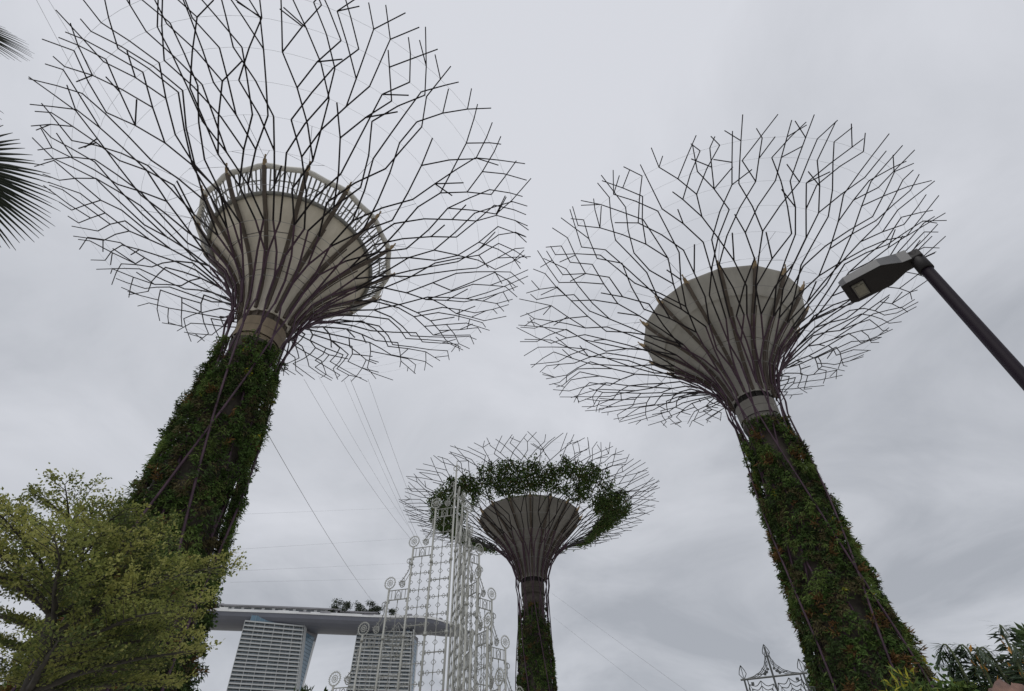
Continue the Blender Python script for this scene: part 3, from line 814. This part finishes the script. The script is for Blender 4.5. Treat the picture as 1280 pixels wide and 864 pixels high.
# ragged upright leaders at the top
for x, y in ((120, 602), (152, 625), (100, 640), (45, 655), (12, 640), (185, 655), (165, 640), (215, 672)):
    q = at(x, y, TD + g.normal(0, .4)) - base; s = q * np.array([.75, .75, 1]) + stem_at(q[2]) * np.array([.25, .25, 0]) - np.array([0, 0, .9])
    dq = q - s; L = np.linalg.norm(dq); tb.tube([s, (s + q) / 2 + g.normal(0, .04, 3), q], [.018, .01, .003], 5)
    for j in range(9):
        t = .2 + .8 * j / 8; b = g.random() * 6.28; v = np.array([math.cos(b), math.sin(b), .6]); l = .38 * (1.15 - t) + .1
        tb.tube([s + dq * t, s + dq * t + v * l], [.005, .002], 4, cap=False)
        for k in range(4):
            for m_ in range(5): LBs.append(s + dq * t + v * l * (k + 1) / 4 + g.normal(0, .03, 3)); LDr.append(v + g.normal(0, .6, 3))
tb.build('trunk', NB, st, True)
LBs = np.array(LBs); LDr = np.array(LDr); m = len(LBs)
print('small tree leaves', m)
cl = np.array([noise.noise((p[0] * 1.1, p[1] * 1.1, p[2] * 1.6)) for p in LBs])
ki = np.where(cl > .12, 0, np.where(cl > -.2, 1, 2)); ki = np.where(g.random(m) < .25, g.integers(0, 3, m), ki)
MB().leaves(LBs, LDr, g.normal(0, .45, (m, 3)) + np.array([0, 0, 1.0]), .052 * (.65 + .7 * g.random(m)), .034 * (.7 + .6 * g.random(m)), ki).build('crown', NL, st)

# ------------------------------------------------------------------ backlit web-shaped light arch, lower right
AG = mat('backlit_arch_shade', (0.075, 0.08, 0.08), 0.5, 0.2, 0.2, 4)  # white arch seen against the light: its shade is put into this grey
AD = 19.0
ac = at(968, 850, AD); ab = np.array([ac[0], ac[1], 0])
arch = thing('light_arch', ab, 'backlit wire arch with cobweb curves and leaf-shaped finials', 'light arch')
ax_ = math.atan2(ac[0], ac[1]); ea = np.array([math.cos(ax_), -math.sin(ax_), 0])
ztip = at(951, 805, AD)[2]; zbar = at(964, 846, AD)[2]; W2 = .80
AP = lambda s, z: ea * s + np.array([0, 0, z])
def leaf_fin(mb, s, z, h=.36, w=.10):
    for q in (-1, 1): mb.tube([AP(s, z), AP(s + q * w, z + h * .38), AP(s + q * w * .7, z + h * .65), AP(s, z + h)], .011, 4)
    mb.tube([AP(s, z), AP(s, z + h)], .010, 4)
    return mb
cp = MB().tube([AP(0, 0), AP(0, ztip - .1)], .028, 6).build('post', AG, arch); leaf_fin(MB(), 0, ztip - .38).build('leaf_finial', AG, cp)
for sg in (-1, 1):
    p_ = MB().tube([AP(sg * W2, 0), AP(sg * W2, zbar)], .026, 6).tube([AP(sg * (W2 - .09), 0), AP(sg * (W2 - .09), zbar)], .016, 5).build('post', AG, arch)
    leaf_fin(MB(), sg * W2, zbar).build('leaf_finial', AG, p_)
    mb = MB()
    # concave cobweb arcs above the bar and round the arch below it
    def web(c, r, a0, a1, nseg, rr):
        sp = np.linspace(a0, a1, nseg + 1)
        for f_ in (1.0, .82, .64):
            for i in range(nseg):
                b0, b1 = sp[i], sp[i + 1]; pts = []
                for t in np.linspace(0, 1, 6):
                    b = b0 + (b1 - b0) * t; q = r * f_ * (1 - .16 * math.sin(math.pi * t)); pts.append(AP(c[0] + q * math.cos(b), c[1] + q * math.sin(b)))
                mb.tube(pts, rr, 4)
        for b in sp: mb.tube([AP(c[0] + r * .35 * math.cos(b), c[1] + r * .35 * math.sin(b)), AP(c[0] + r * math.cos(b), c[1] + r * math.sin(b))], rr * .8, 4)
    def curve(k, rr):
        pts = []; 
        P0 = np.array([.05 * sg, zbar + (ztip - zbar) * .72 * k + .02]); P1 = np.array([sg * W2 * .86 * k + .01 * sg, zbar + .02]); 
        C0 = np.array([.10 * sg, zbar + .12])
        n = 4
        nodes = [(1 - t) ** 2 * P0 + 2 * t * (1 - t) * C0 + t * t * P1 for t in np.linspace(0, 1, n + 1)]
        for i in range(n):
            a, b = nodes[i], nodes[i + 1]; mid = (a + b) / 2; inw = (np.array([0, zbar]) - mid) * .16
            for t in np.linspace(0, 1, 6):
                q = (1 - t) ** 2 * a + 2 * t * (1 - t) * (mid + inw) + t * t * b; pts.append(AP(*q))
        mb.tube(pts, rr, 4); return nodes
    n1_ = curve(1.0, .012); curve(.82, .010); n3 = curve(.62, .010)
    for a, b in zip(n1_[1:-1], n3[1:-1]): mb.tube([AP(*(b + (b - a) * .6)), AP(*a)], .010, 4); mb.box(AP(*(b + (b - a) * .6)), (.05, .05, .05))
    web((sg * W2 * .52, zbar - .75), .68, .15 if sg > 0 else .5, 2.6 if sg > 0 else 3.0, 5, .011)
    mb.box(AP(sg * (W2 - .2), zbar - .12), (.07, .05, .07)).box(AP(sg * .16, zbar + .12), (.06, .05, .06))
    mb.build('cobweb_panel', AG, arch)
MB().tube([AP(-W2 - .1, zbar), AP(W2 + .1, zbar)], .026, 6).build('crossbar', AG, arch)

# ------------------------------------------------------------------ plants and rock, lower right corner
PLm = [mat('heliconia_leaf', (0.035, 0.06, 0.028), 0.5, 0, 0.35, 2, transl=.2), mat('heliconia_stalk', (0.07, 0.09, 0.035), 0.6), mat('heliconia_flower', (0.52, 0.25, 0.03), 0.5, 0, 0.25, 4, transl=.2)]
def heliconia(x, y, h, label, seed, blades, cat='plant'):
    """clump of arching ragged banana-like blades"""
    g = np.random.default_rng(seed); b = at(x, y, h); b0 = np.array([b[0], b[1], 0]); t = thing('heliconia', b0, label, cat, 'ragged broad-leaved plants beside the rock')
    right = np.array([math.cos(math.atan2(b[0], b[1])), -math.sin(math.atan2(b[0], b[1])), 0])
    fwd = np.array([-right[1], right[0], 0])
    for (dx_, top_y, lean, wd, flower, dep) in blades:
        tp = at(x + dx_, top_y, h) - b0; root = right * (tp @ right) * .25 + fwd * dep
        tipp = tp + fwd * dep + right * lean * .5 - np.array([0, 0, abs(lean) * .35])
        mid = tp + fwd * dep
        C_ = catmull([root, root * .4 + mid * .6 - np.array([0, 0, .2]), mid, tipp], 7)
        mb = MB().tube(C_, np.linspace(.035, .006, len(C_)), 5, 1)
        n0 = int(len(C_) * .45)
        for i in range(n0, len(C_) - 1):
            f_ = (i - n0) / (len(C_) - 1 - n0); ww = wd * math.sin(math.pi * min(1, .12 + f_ * .86)) ** .7
            d = C_[i + 1] - C_[i]; L_ = np.linalg.norm(d); d = d / L_
            for sgn in (1, -1):
                for q in range(5):
                    s_ = C_[i] + d * L_ * (q / 5); side = right * sgn * (.8 if abs(lean) < .3 else .5) + fwd * (.4 * sgn) + g.normal(0, .12, 3) + np.array([0, 0, -.35 - .3 * g.random()])
                    mb.leaves(s_[None], (side + d * .5)[None], np.array([[0, -.4, 1.0]]) + g.normal(0, .3, (1, 3)), ww * (.75 + .4 * g.random()), L_ / 3.2, 0)
        if flower:
            for q in range(10):
                s_ = C_[n0 + 1 + int(g.integers(0, 4))] + g.normal(0, .05, 3); mb.leaves(s_[None], np.array([[g.normal(0, .4), g.normal(0, .4), .8]]), g.normal(0, 1, (1, 3)), .13, .055, 2)
        mb.build('leaf_blade', PLm, t)
heliconia(1206, 870, 12.0, 'ragged broad-leaved plant with drooping blades, left of the two by the rock', 1, [(-18, 812, -.55, .30, False, 0), (2, 808, -.8, .30, True, .2), (18, 822, .3, .28, True, -.2), (-6, 836, -.4, .25, False, .3), (14, 840, .5, .26, False, .1)])
heliconia(1252, 870, 12.0, 'ragged broad-leaved plant with one tall yellow-spotted upright blade', 2, [(2, 792, .12, .26, True, 0), (-18, 812, -.7, .30, False, .2), (14, 818, .25, .28, True, -.2), (-4, 836, -.3, .25, False, .3), (22, 834, .5, .26, False, .1)])
def bush(x, y, h, w, ht, label, seed, mats, L, n, name='shrub', grp=None, spiky=0.0):
    g = np.random.default_rng(seed); b = at(x, y, h); t = thing(name, (b[0], b[1], 0), label, 'shrub', grp)
    mb = MB(); zt = b[2]
    k = 11; cs = []
    for i in range(k):
        c = np.array([g.normal(0, w * .32), g.normal(0, w * .3), zt - ht * (.1 + .8 * g.random())]); cs.append(c); mb.tube([(c[0] * .2, c[1] * .2, 0), c * np.array([.7, .7, .7]), c], [.03, .018, .006], 5)
    mb.build('stems', TB, t)
    q = g.integers(0, k, n); P = np.array(cs)[q] + np.clip(g.normal(0, 1, (n, 3)), -1.7, 1.7) * np.array([w * .16, w * .16, ht * .15])
    d = g.normal(0, 1, (n, 3)); d[:, 2] += spiky
    MB().leaves(P, d, g.normal(0, .8, (n, 3)) + np.array([0, 0, .7]), L * (.6 + .8 * g.random(n)), L * (.5 if spiky < 1 else .22), g.integers(0, len(mats), n)).build('foliage', mats, t)
bush(1168, 836, 16, 1.3, 1.6, 'loose dark shrub behind the foot of the right planted trunk', 3, [M['fern'], M['green']], .13, 1500)
bush(1150, 846, 13, 1.1, 1.2, 'yellow-green tufted shrub at the foot of the right planted trunk', 4, [M['grass'], M['yellow'], M['green']], .17, 1500, spiky=1.2)
bush(1188, 866, 12, .8, .6, 'low green shrub in front of the drooping broad-leaved plant', 5, [M['fern'], M['green'], M['grass']], .12, 1300)
bush(1302, 806, 14, .6, 2.0, 'dark upright shrub cut by the right edge of the picture', 6, [M['fern']], .16, 1800, spiky=.8)
bush(1276, 826, 15, .7, 1.2, 'dark shrub between the tall yellow-spotted blade and the right edge', 8, [M['fern'], M['moss']], .14, 1500)
bush(388, 868, 46, 1.3, 1.6, 'dark spiky treetop under the left hotel tower', 7, [M['fern']], .5, 400, spiky=1.3, grp='treetops under the hotel')
bush(411, 871, 46, 1.2, 1.2, 'small dark treetop between the two hotel towers', 9, [M['fern']], .4, 300, grp='treetops under the hotel')
# sculpted rock
RK = mat('red_brown_rock', (0.24, 0.14, 0.105), 0.9, 0, 0.35, 4.5, bump=1.0, c2=(0.11, 0.07, 0.06))
rb_ = at(1278, 872, 10.5); rk0 = np.array([rb_[0], rb_[1], 0]); zr = at(1250, 852, 10.5)[2]
rme = bpy.data.meshes.new('rock'); import bmesh
bm = bmesh.new(); bmesh.ops.create_icosphere(bm, subdivisions=5, radius=1.0)
for v in bm.verts:
    p = v.co.copy(); n_ = noise.noise(p * 1.7 + Vector((3, 1, 2))) * .20 + noise.noise(p * 4.0) * .10 + abs(noise.noise(p * 7.5)) * .12 - .05 * abs(math.sin(p.z * 9 + 2 * noise.noise(p * 2)))
    p *= 1 + n_; v.co = Vector((p.x * 1.15, p.y * .7, max(0, zr * .5 + p.z * zr * .5)))
for f in bm.faces: f.smooth = True
bm.to_mesh(rme); bm.free(); rme.materials.append(RK)
rock = bpy.data.objects.new('rock', rme); col.objects.link(rock); rock.location = rk0
tag(rock, 'reddish brown sculpted rock in front of the broad-leaved plants', 'rock')
